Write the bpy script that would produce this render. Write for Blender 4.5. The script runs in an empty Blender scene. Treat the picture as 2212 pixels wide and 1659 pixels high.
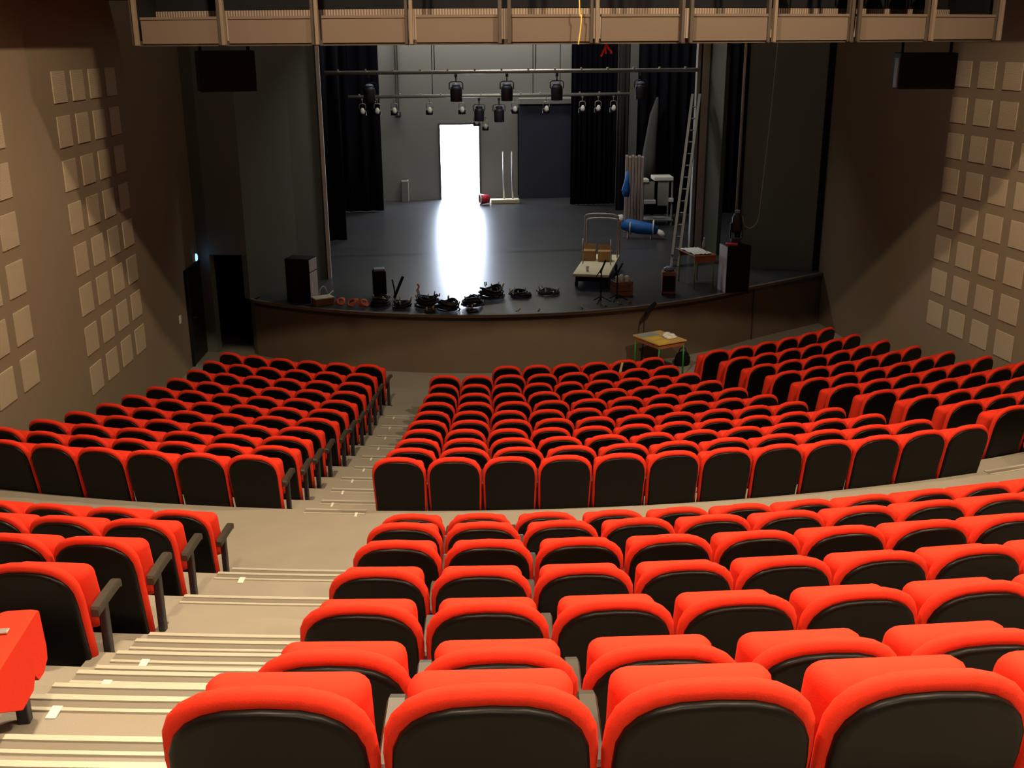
import bpy, bmesh, math, random
from mathutils import Vector, Matrix
random.seed(7)
sin, cos, pi, tan = math.sin, math.cos, math.pi, math.tan
S = bpy.context.scene
COL = S.collection

# ------------------------------------------------------------------ materials
def mat(name, base, rough=0.6, metal=0.0, noise=0.0, nscale=8.0, bump=0.0, bscale=60.0, spec=0.5,
        sheen=0.0, emit=None, estr=0.0, coat=0.0, alpha=None):
    m = bpy.data.materials.new(name); m.use_nodes = True
    nt = m.node_tree; b = nt.nodes['Principled BSDF']
    b.inputs['Base Color'].default_value = (*base, 1)
    b.inputs['Roughness'].default_value = rough
    b.inputs['Metallic'].default_value = metal
    b.inputs['Specular IOR Level'].default_value = spec
    if sheen: b.inputs['Sheen Weight'].default_value = sheen; b.inputs['Sheen Roughness'].default_value = .4; b.inputs['Sheen Tint'].default_value = (*base, 1)
    if coat: b.inputs['Coat Weight'].default_value = coat; b.inputs['Coat Roughness'].default_value = .1
    if emit: b.inputs['Emission Color'].default_value = (*emit, 1); b.inputs['Emission Strength'].default_value = estr
    tc = nt.nodes.new('ShaderNodeTexCoord')
    if noise:
        n = nt.nodes.new('ShaderNodeTexNoise'); n.inputs['Scale'].default_value = nscale; n.inputs['Detail'].default_value = 5
        nt.links.new(tc.outputs['Object'], n.inputs['Vector'])
        r = nt.nodes.new('ShaderNodeMix'); r.data_type = 'RGBA'
        r.inputs['A'].default_value = (*[c * (1 - noise) for c in base], 1)
        r.inputs['B'].default_value = (*[min(1, c * (1 + noise)) for c in base], 1)
        nt.links.new(n.outputs['Fac'], r.inputs['Factor']); nt.links.new(r.outputs['Result'], b.inputs['Base Color'])
    if bump:
        n2 = nt.nodes.new('ShaderNodeTexNoise'); n2.inputs['Scale'].default_value = bscale; n2.inputs['Detail'].default_value = 3
        nt.links.new(tc.outputs['Object'], n2.inputs['Vector'])
        bp = nt.nodes.new('ShaderNodeBump'); bp.inputs['Strength'].default_value = bump; bp.inputs['Distance'].default_value = .01
        nt.links.new(n2.outputs['Fac'], bp.inputs['Height']); nt.links.new(bp.outputs['Normal'], b.inputs['Normal'])
    return m

def banded(name, base, dark, scale, axis='Z', rough=.7, duty=.5):
    """horizontal or vertical fine slats / ribs"""
    m = mat(name, base, rough); nt = m.node_tree; b = nt.nodes['Principled BSDF']
    tc = nt.nodes.new('ShaderNodeTexCoord'); w = nt.nodes.new('ShaderNodeTexWave')
    w.wave_type = 'BANDS'; w.bands_direction = axis; w.wave_profile = 'SIN'
    w.inputs['Scale'].default_value = scale; w.inputs['Distortion'].default_value = 0
    nt.links.new(tc.outputs['Object'], w.inputs['Vector'])
    rp = nt.nodes.new('ShaderNodeValToRGB')
    rp.color_ramp.elements[0].position = duty - .25; rp.color_ramp.elements[0].color = (*dark, 1)
    rp.color_ramp.elements[1].position = duty + .15; rp.color_ramp.elements[1].color = (*base, 1)
    nt.links.new(w.outputs['Fac'], rp.inputs['Fac']); nt.links.new(rp.outputs['Color'], b.inputs['Base Color'])
    bp = nt.nodes.new('ShaderNodeBump'); bp.inputs['Strength'].default_value = .5; bp.inputs['Distance'].default_value = .01
    nt.links.new(w.outputs['Fac'], bp.inputs['Height']); nt.links.new(bp.outputs['Normal'], b.inputs['Normal'])
    return m

M = dict(
 red=mat('red_velour', (.80, .036, .013), .85, noise=.10, nscale=5, bump=.12, bscale=180, spec=.2, sheen=.06),
 shell=mat('black_seat_shell', (.0045, .0035, .003), .40, noise=.2, nscale=20, bump=.03, bscale=300, spec=.18),
 armpad=mat('dark_glossy_armrest', (.042, .035, .026), .48, noise=.2, nscale=12),
 steel=mat('dark_painted_steel', (.02, .018, .022), .45, noise=.2, nscale=15),
 carpet=mat('taupe_carpet', (.31, .27, .22), .95, noise=.12, nscale=2.2, bump=.25, bscale=160, spec=.1),
 nosing=mat('beige_aluminium_nosing', (.58, .54, .44), .45, metal=.3, noise=.06, nscale=14),
 groove=mat('nosing_groove', (.20, .17, .13), .6, noise=.1),
 marker=mat('pale_step_marker', (.72, .70, .62), .5, noise=.03),
 wall=mat('brown_grey_plaster', (.27, .205, .14), .9, noise=.05, nscale=1.5, bump=.08, bscale=90, spec=.15),
 splay=mat('dark_grey_paint', (.165, .18, .152), .9, noise=.06, nscale=1.2, bump=.05, spec=.12),
 panel=banded('beige_slatted_panel', (.66, .54, .38), (.40, .32, .22), 25, 'Z', .8),
 apron=mat('brown_stage_facing', (.155, .112, .078), .8, noise=.06, nscale=2, bump=.05, spec=.2),
 lip=mat('stage_edge_wood', (.16, .12, .085), .55, noise=.15, nscale=6),
 stage=mat('black_stage_floor', (.050, .050, .054), .32, noise=.3, nscale=1.3, bump=.10, bscale=3.0, spec=.55),
 backwall=mat('grey_back_wall', (.295, .295, .275), .9, noise=.06, nscale=.8, bump=.05, spec=.1),
 black=mat('matt_black', (.010, .010, .012), .85, noise=.3, nscale=5, spec=.2),
 drape=mat('black_stage_drape', (.022, .023, .034), .95, noise=.3, nscale=3, spec=.08, sheen=.1),  # black lifted towards navy, standing in for the haze on stage
 flat=mat('haze_tinted_black_flat', (.050, .055, .085), .8, noise=.15, nscale=2, spec=.15),  # navy lift in the base colour stands in for stage haze
 greystrip=mat('grey_masking', (.11, .11, .105), .9, noise=.1, nscale=2, spec=.1),
 bridge=mat('tan_bridge_panel', (.135, .098, .075), .7, noise=.05, nscale=3, bump=.05, spec=.25),
 ribs=banded('ribbed_bridge_parapet', (.36, .26, .20), (.16, .11, .085), 9, 'X', .7),
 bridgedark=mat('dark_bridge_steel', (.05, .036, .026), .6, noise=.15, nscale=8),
 tanpost=mat('tan_bridge_post', (.17, .125, .09), .6, noise=.06, nscale=6),  # paler tan for the single posts
 alu=mat('aluminium', (.42, .38, .34), .45, metal=.6, noise=.06, nscale=10),
 pipe=mat('pale_steel_pipe', (.46, .45, .40), .4, metal=.5, noise=.1, nscale=8),
 lens=mat('pale_lamp_reflector', (.93, .91, .82), .35, noise=.04, nscale=20),
 lamp=mat('black_lamp_housing', (.016, .016, .024), .5, noise=.2, nscale=12),
 lampblue=mat('blue_grey_lamp_cap', (.22, .26, .36), .5, noise=.1, nscale=12),
 wood=mat('light_wood_top', (.66, .40, .14), .5, noise=.15, nscale=9),
 orangewood=mat('orange_wood', (.42, .13, .035), .55, noise=.2, nscale=9),
 crate=mat('brown_wood_crate', (.26, .115, .055), .7, noise=.25, nscale=8),
 green=mat('green_tube', (.02, .20, .045), .45, noise=.1, nscale=8),
 paper=mat('white_paper', (.85, .84, .78), .8, noise=.05, nscale=20),
 yellowp=mat('yellow_folder', (.80, .56, .05), .7, noise=.1, nscale=20),
 bluegrey=mat('blue_grey_sheet', (.33, .36, .36), .7, noise=.15, nscale=20),
 cream=mat('cream_board', (.78, .70, .46), .7, noise=.1, nscale=5),
 card=mat('brown_cardboard', (.42, .24, .10), .85, noise=.12, nscale=8),
 blue=mat('blue_tarpaulin', (.015, .13, .48), .6, noise=.25, nscale=7, bump=.3, bscale=14),
 white=mat('off_white_plastic', (.80, .77, .70), .6, noise=.08, nscale=12),
 cable=mat('black_cable', (.014, .013, .012), .5, noise=.2, nscale=30),
 orange=mat('orange_cable', (1.0, .15, .02), .5, noise=.08, nscale=30),
 brass=mat('brass_connector', (.75, .52, .20), .35, metal=.4, noise=.1, nscale=30),
 plank=banded('stacked_wood_edges', (.40, .31, .26), (.24, .18, .15), 9, 'X', .7),
 greymetal=mat('grey_painted_metal', (.30, .29, .26), .6, noise=.1, nscale=8),
 speaker=mat('black_speaker_cabinet', (.010, .010, .010), .75, noise=.25, nscale=12, spec=.2),
 speakerside=mat('grey_speaker_side', (.75, .70, .72), .7, noise=.08, nscale=5),
 redp=mat('red_plastic', (.70, .03, .045), .5, noise=.08, nscale=8),
 rope=mat('tan_rope', (.36, .33, .25), .9, noise=.15, nscale=40),
 yellowcord=mat('yellow_cord', (.85, .50, .10), .7, noise=.1, nscale=40),
 exitblue=mat('blue_exit_light', (.10, .30, .80), .4, emit=(.22, .50, 1.0), estr=2.6, noise=.02),
 doorblack=mat('black_door_paint', (.012, .011, .010), .5, noise=.25, nscale=4),
 ceiling=mat('black_ceiling', (.012, .012, .012), .95, noise=.2, nscale=1),
 ground=mat('pale_concrete_yard', (.62, .62, .60), .9, noise=.08, nscale=1, bump=.05),
 ribbon=mat('tan_paper_tag', (.80, .50, .16), .8, noise=.08, nscale=30),
 greencloth=mat('yellow_green_cable', (.30, .36, .05), .7, noise=.1, nscale=20),
)

# ------------------------------------------------------------------ mesh builder
class MB:
    def __init__(s): s.v = []; s.f = []; s.sm = []; s.mi = []; s.cur = 0
    def add(s, vs, fs, smooth=False):
        o = len(s.v); s.v += [tuple(p) for p in vs]
        for f in fs: s.f.append([i + o for i in f]); s.sm.append(smooth); s.mi.append(s.cur)
        return s
    def box(s, a, b, bev=0.0, rz=0.0, c=None):
        x0, y0, z0 = a; x1, y1, z1 = b
        if bev <= 0:
            vs = [(x0,y0,z0),(x1,y0,z0),(x1,y1,z0),(x0,y1,z0),(x0,y0,z1),(x1,y0,z1),(x1,y1,z1),(x0,y1,z1)]
            fs = [(0,3,2,1),(4,5,6,7),(0,1,5,4),(1,2,6,5),(2,3,7,6),(3,0,4,7)]
        else:
            e = min(bev, (x1-x0)*.45, (y1-y0)*.45, (z1-z0)*.45)
            bm = bmesh.new(); bmesh.ops.create_cube(bm, size=1)
            for v in bm.verts: v.co = Vector((x0+(v.co.x+.5)*(x1-x0), y0+(v.co.y+.5)*(y1-y0), z0+(v.co.z+.5)*(z1-z0)))
            bmesh.ops.bevel(bm, geom=bm.edges[:], offset=e, segments=2, affect='EDGES', profile=.5)
            bm.verts.index_update()
            vs = [tuple(v.co) for v in bm.verts]; fs = [[v.index for v in f.verts] for f in bm.faces]; bm.free()
        if rz:
            cx, cy = c if c else ((x0+x1)/2, (y0+y1)/2)
            vs = [(cx+(x-cx)*cos(rz)-(y-cy)*sin(rz), cy+(x-cx)*sin(rz)+(y-cy)*cos(rz), z) for x, y, z in vs]
        return s.add(vs, fs, bev > 0 and False)
    def prism(s, pts, z0, z1):
        n = len(pts)
        vs = [(x, y, z0) for x, y in pts] + [(x, y, z1) for x, y in pts]
        fs = [list(range(n))[::-1], list(range(n, 2*n))] + [(i, (i+1) % n, n+(i+1) % n, n+i) for i in range(n)]
        return s.add(vs, fs)
    def tube(s, pts, r, seg=8, closed=False, rr=None):
        P = [Vector(p) for p in pts]; n = len(P); rings = []
        up = Vector((0, 0, 1)); prev = None; vs = []
        for i in range(n):
            if closed: t = P[(i+1) % n] - P[i-1]
            else: t = P[min(i+1, n-1)] - P[max(i-1, 0)]
            t.normalize()
            if prev is None:
                a = t.orthogonal().normalized() if abs(t.dot(up)) > .99 else t.cross(up).normalized()
            else:
                a = prev - t * prev.dot(t)
                a = a.normalized() if a.length > 1e-6 else t.orthogonal().normalized()
            prev = a; b = t.cross(a); q = rr[i] if rr else r
            for k in range(seg):
                g = 2*pi*k/seg; vs.append(P[i] + a*(q*cos(g)) + b*(q*sin(g)))
        fs = []
        m = n if closed else n-1
        for i in range(m):
            j = (i+1) % n
            for k in range(seg): fs.append((i*seg+k, i*seg+(k+1) % seg, j*seg+(k+1) % seg, j*seg+k))
        s.add(vs, fs, True)
        if not closed:
            s.add(vs[:seg], [list(range(seg))[::-1]]); s.add(vs[-seg:], [list(range(seg))])
        return s
    def cyl(s, a, b, r, seg=12, r2=None): return s.tube([a, b], r, seg, rr=[r, r if r2 is None else r2])
    def lathe(s, prof, c=(0, 0, 0), seg=20, axis='Z', sx=1, sy=1):
        vs = []; n = len(prof)
        for i in range(seg):
            g = 2*pi*i/seg
            for r, h in prof:
                x, y, z = r*cos(g)*sx, r*sin(g)*sy, h
                if axis == 'Y': x, y, z = x, z, y
                if axis == 'X': x, y, z = z, x, y
                vs.append((c[0]+x, c[1]+y, c[2]+z))
        fs = [(i*n+k, ((i+1) % seg)*n+k, ((i+1) % seg)*n+k+1, i*n+k+1) for i in range(seg) for k in range(n-1)]
        s.add(vs, fs, True)
        s.add([vs[i*n] for i in range(seg)], [list(range(seg))[::-1]]); s.add([vs[i*n+n-1] for i in range(seg)], [list(range(seg))])
        return s
    def loft(s, secs, smooth=True, caps=True):
        n = len(secs[0]); vs = [p for q in secs for p in q]; fs = []
        for i in range(len(secs)-1):
            for k in range(n): fs.append((i*n+k, i*n+(k+1) % n, (i+1)*n+(k+1) % n, (i+1)*n+k))
        s.add(vs, fs, smooth)
        if caps: s.add(secs[0], [list(range(n))[::-1]]); s.add(secs[-1], [list(range(n))])
        return s
    def mesh(s, name, mats):
        me = bpy.data.meshes.new(name); me.from_pydata(s.v, [], s.f)
        for m in (mats if isinstance(mats, (list, tuple)) else [mats]): me.materials.append(m)
        me.polygons.foreach_set('use_smooth', s.sm); me.polygons.foreach_set('material_index', s.mi)
        me.update()
        bm = bmesh.new(); bm.from_mesh(me); bmesh.ops.remove_doubles(bm, verts=bm.verts[:], dist=1e-5)
        bmesh.ops.recalc_face_normals(bm, faces=bm.faces[:]); bm.to_mesh(me); bm.free()
        return me
    def obj(s, name, mats, parent=None, **k):
        o = bpy.data.objects.new(name, s.mesh(name, mats)); COL.objects.link(o)
        if parent: o.parent = parent
        return tag(o, **k)

def tag(o, label=None, cat=None, group=None, kind=None):
    if label: o['label'] = label
    if cat: o['category'] = cat
    if group: o['group'] = group
    if kind: o['kind'] = kind
    return o
def thing(name, label, cat, loc=(0, 0, 0), rz=0, group=None):
    o = bpy.data.objects.new(name, None); COL.objects.link(o); o.empty_display_size = .1
    o.location = loc; o.rotation_euler = (0, 0, rz); return tag(o, label, cat, group)
def copy_tree(o, parent=None):
    c = o.copy(); COL.objects.link(c); c.parent = parent
    for ch in list(o.children): copy_tree(ch, c)
    return c
def structure(mb, name, m): return mb.obj(name, m, kind='structure')
def bez(p0, p1, p2, p3, n=12):
    out = []
    for i in range(n+1):
        t = i/n; a = (1-t)**3; b = 3*t*(1-t)**2; c = 3*t*t*(1-t); d = t**3
        out.append(tuple(a*p0[k]+b*p1[k]+c*p2[k]+d*p3[k] for k in range(3)))
    return out
def catmull(pts, n=6):
    P = [pts[0]] + list(pts) + [pts[-1]]; out = []
    for i in range(1, len(P)-2):
        for j in range(n):
            t = j/n
            out.append(tuple(.5*((2*P[i][k]) + (-P[i-1][k]+P[i+1][k])*t + (2*P[i-1][k]-5*P[i][k]+4*P[i+1][k]-P[i+2][k])*t*t
                       + (-P[i-1][k]+3*P[i][k]-3*P[i+1][k]+P[i+2][k])*t**3) for k in range(3)))
    return out + [tuple(pts[-1])]

# ------------------------------------------------------------------ hall layout (metres; rows are arcs about AX)
YC = 27.81                                  # centre of the seating arcs, on stage
def pol(R, th, z=0): return (R*sin(th), YC - R*cos(th), z)
SEAT_H = .85
RU = [25.769, 24.958, 23.978, 23.011, 22.287, 21.309, 20.226]      # rear section, nearest the camera first
ZU = [4.268, 3.865, 3.484, 3.140, 2.941, 2.595, 2.161]
RL = [18.386, 17.61, 16.833, 16.057, 15.281, 14.504, 13.728, 12.951, 12.175, 11.399, 10.622]   # front section, from cross aisle
ZL = [1.908, 1.705, 1.515, 1.339, 1.176, 1.026, .889, .765, .655, .558, .474]
FU = [z - SEAT_H for z in ZU]; FL = [z - SEAT_H for z in ZL]
ZF = FL[-1]; ZS = .78                       # floor in front of the stage; stage level
ZX = FU[6]                                  # cross aisle
RSTAGE = 8.27
AL, AR = .087, .039
def wl(y): return -6.93 + (y - 15.52) * tan(AL)
def wr(y): return 7.224 - (y - 17.93) * tan(AR)
def thlim(R, side):
    th = .0
    f = (lambda t: pol(R, t)[0] - wl(pol(R, t)[1]) + .06) if side < 0 else (lambda t: wr(pol(R, t)[1]) + .06 - pol(R, t)[0])
    lo, hi = 0., 1.25
    for _ in range(40):
        m = (lo+hi)/2
        if f(side*m) > 0: lo = m
        else: hi = m
    return side*lo
# stepped profile: list of (inner R, outer R, z)
def profile():
    out = []; R0 = 7.6
    for k in range(10, -1, -1):
        R1 = RL[k] - .10; out.append((R0, R1, FL[k])); R0 = R1
    for R1, z in zip((20.45, 21.43, 22.25, 23.14, 23.96, 24.92, 25.75), FU[::-1]): out.append((R0, R1, z)); R0 = R1
    out.append((R0, 26.6, 3.85)); out.append((26.6, 33.5, 4.28))
    return out
SUBSTEPS = [(19.97, 20.45, 1.53), (21.86, 22.25, 2.19), (22.50, 22.82, 2.40), (22.82, 23.14, 2.52), (23.38, 23.67, 2.76), (23.67, 23.96, 2.88), (24.50, 24.92, 3.21)]
def stepped(mb, prof, t0, t1, n):
    """t0, t1 are angles or functions of R"""
    a = t0 if callable(t0) else (lambda R: t0); b = t1 if callable(t1) else (lambda R: t1)
    pts = []
    for r0, r1, z in prof: pts += [(r0, z), (r1, z)]
    vs = []
    for R, z in pts:
        for i in range(n+1): vs.append(pol(R, a(R) + (b(R)-a(R))*i/n, z))
    fs = [(k*(n+1)+i, k*(n+1)+i+1, (k+1)*(n+1)+i+1, (k+1)*(n+1)+i) for k in range(len(pts)-1) for i in range(n)]
    mb.add(vs, fs)
AISLE0, AISLE1 = -.184, -.1275
fl = MB()
stepped(fl, profile(), lambda R: thlim(R, -1), lambda R: thlim(R, 1), 72)
for r0, r1, z in SUBSTEPS:
    L = []
    for i in range(7):
        th = AISLE0+(AISLE1-AISLE0)*i/6; L.append([pol(r0, th, z-.5), pol(r1+.05, th, z-.5), pol(r1+.05, th, z), pol(r0, th, z)])
    fl.loft(L, smooth=False)
fl.box((-10.5, -6.3, -.6), (10.5, 36.2, -.5))
structure(fl, 'floor', M['carpet'])

# ------------------------------------------------------------------ walls
H = 10.0
w = MB(); y0, y1 = -6.0, 21.9
w.add([(wl(y0), y0, -.5), (wl(y1), y1, -.5), (wl(y1), y1, H), (wl(y0), y0, H), (wl(y0)-.3, y0, -.5), (wl(y1)-.3, y1, -.5), (wl(y1)-.3, y1, H), (wl(y0)-.3, y0, H)],
      [(0, 1, 2, 3), (7, 6, 5, 4), (0, 4, 5, 1), (2, 6, 7, 3), (1, 5, 6, 2), (0, 3, 7, 4)])
structure(w, 'wall_left', M['wall'])
w = MB(); y1r = 22.6
w.add([(wr(y0), y0, -.5), (wr(y1r), y1r, -.5), (wr(y1r), y1r, H), (wr(y0), y0, H), (wr(y0)+.3, y0, -.5), (wr(y1r)+.3, y1r, -.5), (wr(y1r)+.3, y1r, H), (wr(y0)+.3, y0, H)],
      [(0, 1, 2, 3), (7, 6, 5, 4), (0, 4, 5, 1), (2, 6, 7, 3), (1, 5, 6, 2), (0, 3, 7, 4)])
structure(w, 'wall_right', M['wall'])
structure(MB().box((-9.2, -6.3, -.5), (9.4, -6.0, H)), 'wall_rear', M['wall'])
structure(MB().box((-10.5, -6.3, H), (11, 36.2, H+.3)), 'ceiling', M['ceiling'])

for sd in (-1, 1):
    g_ = MB()
    fx = wl if sd < 0 else wr
    ya, yb = -6.0, 18.2
    g_.add([(fx(ya)-sd*.05+0, ya, 6.36), (fx(yb)-sd*-.05, yb, 6.36), (fx(yb)-sd*.80, yb, 6.36), (fx(ya)-sd*.80, ya, 6.36), (fx(ya)-sd*-.05, ya, 6.46), (fx(yb)-sd*-.05, yb, 6.46), (fx(yb)-sd*.80, yb, 6.46), (fx(ya)-sd*.80, ya, 6.46)],
           [(0, 1, 2, 3), (4, 5, 6, 7), (2, 3, 7, 6), (1, 2, 6, 5), (0, 3, 7, 4)])
    structure(g_, 'ceiling_soffit', M['ceiling'])
def wallrun(mb, pts, z0, z1, t=.15):
    """vertical wall along a polyline, thickness t towards +y"""
    for (xa, ya), (xb, yb) in zip(pts, pts[1:]):
        d = Vector((xb-xa, yb-ya)).normalized(); nx, ny = -d.y*t, d.x*t
        mb.prism([(xa, ya), (xb, yb), (xb+nx, yb+ny), (xa+nx, ya+ny)], z0, z1)
# left splay beside the stage with the dark doorway at its foot
sp = MB()
wallrun(sp, [(wl(21.9)-.05, 21.9), (-6.12, 21.75)], -.5, H)
wallrun(sp, [(-6.12, 21.75), (-5.36, 21.60)], 1.67, H)
wallrun(sp, [(-5.36, 21.60), (-4.46, 22.75)], ZS-.02, H)
wallrun(sp, [(-4.46, 22.75), (-3.87, 23.35)], ZS-.02, H)
structure(sp, 'wall_stage_left', M['splay'])
sp = MB()
wallrun(sp, [(5.32, 23.25), (wr(22.6)+.05, 22.6)], ZS-.02, H)
wallrun(sp, [(4.98, 25.15), (5.30, 24.7)], ZS-.02, H)
structure(sp, 'wall_stage_right', M['splay'])
structure(MB().box((-4.6, 23.36, 6.15), (5.5, 23.50, H)), 'wall_unseen_header', M['black'])  # unseen header, added to keep the work light off the hall walls
structure(MB().box((-3.88, 23.27, ZS-.01), (-3.80, 23.37, H), .01), 'trim_1', M['white'])      # pale edge of the proscenium
# doorway recess: a dark lobby behind the opening
d = MB()
d.box((-7.3, 24.4, -.6), (-5.16, 24.5, 2.6)); d.box((-7.4, 21.95, -.6), (-7.3, 24.5, 2.6)); d.box((-5.26, 21.86, -.6), (-5.16, 24.5, 2.6)); d.box((-7.4, 22.15, 2.5), (-5.16, 24.5, 2.6))
structure(d, 'wall_lobby', M['black'])
structure(MB().box((-7.3, 21.9, -.5), (-5.26, 24.4, ZF-.01)), 'floor_lobby', M['black'])

# stage house
sh = MB(); Zt = H
sh.box((-8.3, 22.0, -.5), (-8.0, 36.0, Zt)); structure(sh, 'wall_stagehouse_left', M['black'])
structure(MB().box((9.0, 22.0, -.5), (9.3, 36.0, Zt)), 'wall_stagehouse_right', M['black'])
DX0, DX1, DZ1, YB = -.775, .485, 3.17, 35.3
bw = MB(); bw.box((-8.3, YB, -.5), (DX0, YB+.3, Zt)); bw.box((DX1, YB, -.5), (9.3, YB+.3, Zt)); bw.box((DX0, YB, DZ1), (DX1, YB+.3, Zt)); bw.box((DX0, YB, -.5), (DX1, YB+.3, ZS-.012))
structure(bw, 'wall_back', M['backwall'])
cl = MB(); cl.box((wl(21.9)-.6, 21.9, -.5), (-8.0, 22.3, Zt)); cl.box((-8.1, 21.95, 2.55), (wl(21.9)+.02, 22.15, Zt)); cl.box((6.9, 22.62, -.5), (9.2, 22.9, Zt)); cl.box((-8.1, 21.92, -.5), (wl(21.9)-.02, 22.0, 2.6))
structure(cl, 'wall_corner', M['black'])
df = MB(); df.box((DX0-.06, YB-.03, ZS), (DX0, YB+.02, DZ1+.06)); df.box((DX1, YB-.03, ZS), (DX1+.06, YB+.02, DZ1+.06)); df.box((DX0, YB-.03, DZ1), (DX1, YB+.02, DZ1+.06))
df.obj('door_1', M['greystrip'], label='open scene dock doorway glaring with daylight in the back wall', kind='structure')
structure(MB().box((-14, YB+.3, ZS-.25), (14, YB+26, ZS-.03)), 'ground', M['ground'])
# stage floor slab and curved apron
arc = [pol(RSTAGE, t) for t in [(-.690 + i*(.690+.650)/40) for i in range(41)]]
edge = [(p[0], p[1]) for p in arc]
plan = edge + [(7.25, 22.50), (8.99, 22.9), (8.99, YB+.3), (-7.99, YB+.3), (-7.99, 24.6), (-5.15, 24.6), (-5.15, 21.75)]
structure(MB().prism(plan, ZS-.12, ZS), 'floor_stage', M['stage'])
ap = MB()
run = [(-5.36, 21.60)] + edge + [(7.25, 22.52)]
for (xa, ya), (xb, yb) in zip(run, run[1:]):
    dv = Vector((xb-xa, yb-ya)); 
    if dv.length < 1e-4: continue
    dv.normalize(); nx, ny = -dv.y*.08, dv.x*.08
    ap.add([(xa, ya, -.5), (xb, yb, -.5), (xb, yb, ZS-.045), (xa, ya, ZS-.045), (xa+nx, ya+ny, -.5), (xb+nx, yb+ny, -.5), (xb+nx, yb+ny, ZS-.12), (xa+nx, ya+ny, ZS-.12)], [(0, 1, 2, 3), (7, 6, 5, 4)])
structure(ap, 'wall_stage_front', M['apron'])
ed = MB(); 
for (xa, ya), (xb, yb) in zip(run, run[1:]):
    dv = Vector((xb-xa, yb-ya))
    if dv.length < 1e-4: continue
    dv.normalize(); nx, ny = -dv.y, dv.x
    ed.prism([(xa-nx*.025, ya-ny*.025), (xb-nx*.025, yb-ny*.025), (xb+nx*.05, yb+ny*.05), (xa+nx*.05, ya+ny*.05)], ZS-.05, ZS+.006)
structure(ed, 'trim_2', M['lip'])
# vertical joints in the facing on the right
jt = MB(); 
for x, y in ((5.10, 21.27), ): jt.box((x-.012, y-.03, ZF), (x+.012, y+.02, ZS-.05))
structure(jt, 'trim_3', M['bridgedark'])

# black door leaf set in the left wall + blue exit light + switch
def on_left(y, off=0.0): return (wl(y)+off, y)
dr = thing('door_2', 'black door set in the brown side wall near the stage', 'door', (wl(21.35), 21.35, ZF), -AL)
tag(dr, kind='structure')
MB().box((-.02, -.53, 0), (.035, .53, 1.86), .006).obj('door_leaf', M['doorblack'], dr)
h = MB(); h.cyl((.035, -.40, .95), (.10, -.40, .95), .012); h.cyl((.09, -.40, .95), (.09, -.28, .95), .011); h.obj('door_handle', M['steel'], dr)
MB().box((-.01, -.58, 0), (.05, -.53, 1.92)).box((-.01, .53, 0), (.05, .58, 1.92)).box((-.01, -.58, 1.86), (.05, .58, 1.92)).obj('door_frame', M['black'], dr)
ex = thing('exit_light', 'glowing blue exit light on the side wall above the black door', 'exit sign', (wl(21.55)+.03, 21.55, 1.66))
MB().box((-.03, -.11, -.07), (.03, .11, .07), .01).obj('housing', M['white'], ex)
MB().lathe([(.001, -.012), (.07, -.01), (.085, 0), (.07, .02), (.001, .03)], (.03, 0, 0), 16, 'X', 1.15, .9).obj('diffuser', M['exitblue'], ex)
sw = thing('light_switch', 'small cream wall switch beside the black door', 'switch', (wl(20.22)+.004, 20.22, .73), -AL)
MB().box((0, -.055, -.075), (.02, .055, .075), .006).obj('plate', M['white'], sw)
MB().box((.02, -.02, -.03), (.028, .02, .03), .003).obj('rocker', M['white'], sw)

# ------------------------------------------------------------------ slatted wall panels
PW, PH, DS, DZ = .474, .420, .706, .595
pm = MB().box((0, 0, 0), (.018, PW, PH), .004).mesh('wall_panel', M['panel'])
ORD = ['lowest', 'second', 'third', 'fourth', 'fifth', 'sixth', 'seventh', 'eighth', 'ninth', 'tenth', 'eleventh', 'twelfth', 'thirteenth']
ORDN = ['first'] + ORD[1:]
def panel(x, y, z, rz, label, group):
    o = bpy.data.objects.new('wall_panel', pm); COL.objects.link(o); o.location = (x, y, z); o.rotation_euler = (0, 0, rz); tag(o, label, 'wall panel', group)
for j in range(4):
    for i in range(8):
        yy = 15.52 + j*DS*cos(AL)
        panel(wl(yy), yy, 5.368-i*DZ-PH, -AL, 'slatted beige panel, door-side wall, cluster nearer stage, %s column from stage, %s row up' % (ORDN[3-j], ORD[7-i]), 'slatted panels of the stage cluster on the door-side wall')
for j in range(3):
    for i in range(7):
        yy = 13.33 - j*DS*cos(AL)
        panel(wl(yy), yy, 1.97+i*DZ-PH, -AL, 'slatted beige panel, door-side wall, cluster farther from stage, %s column from stage, %s row up' % (ORDN[j], ORD[i]), 'slatted panels of the audience cluster on the door-side wall')
for j in range(4):
    for i in range(8):
        yy = 17.93 - j*DS*cos(AR)
        panel(wr(yy), yy, 5.368-i*DZ, AR, 'slatted beige panel on wall opposite the door, %s column from stage, %s row up' % (ORDN[j], ORD[7-i]), 'slatted panels on the wall opposite the door')
for o in COL.objects:                      # panels on the right hang from their top edge, facing the hall
    if o.name.startswith('wall_panel') and o.location.x > 0:
        o.rotation_euler = (0, 0, AR + pi); o.location.z -= PH

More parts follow.
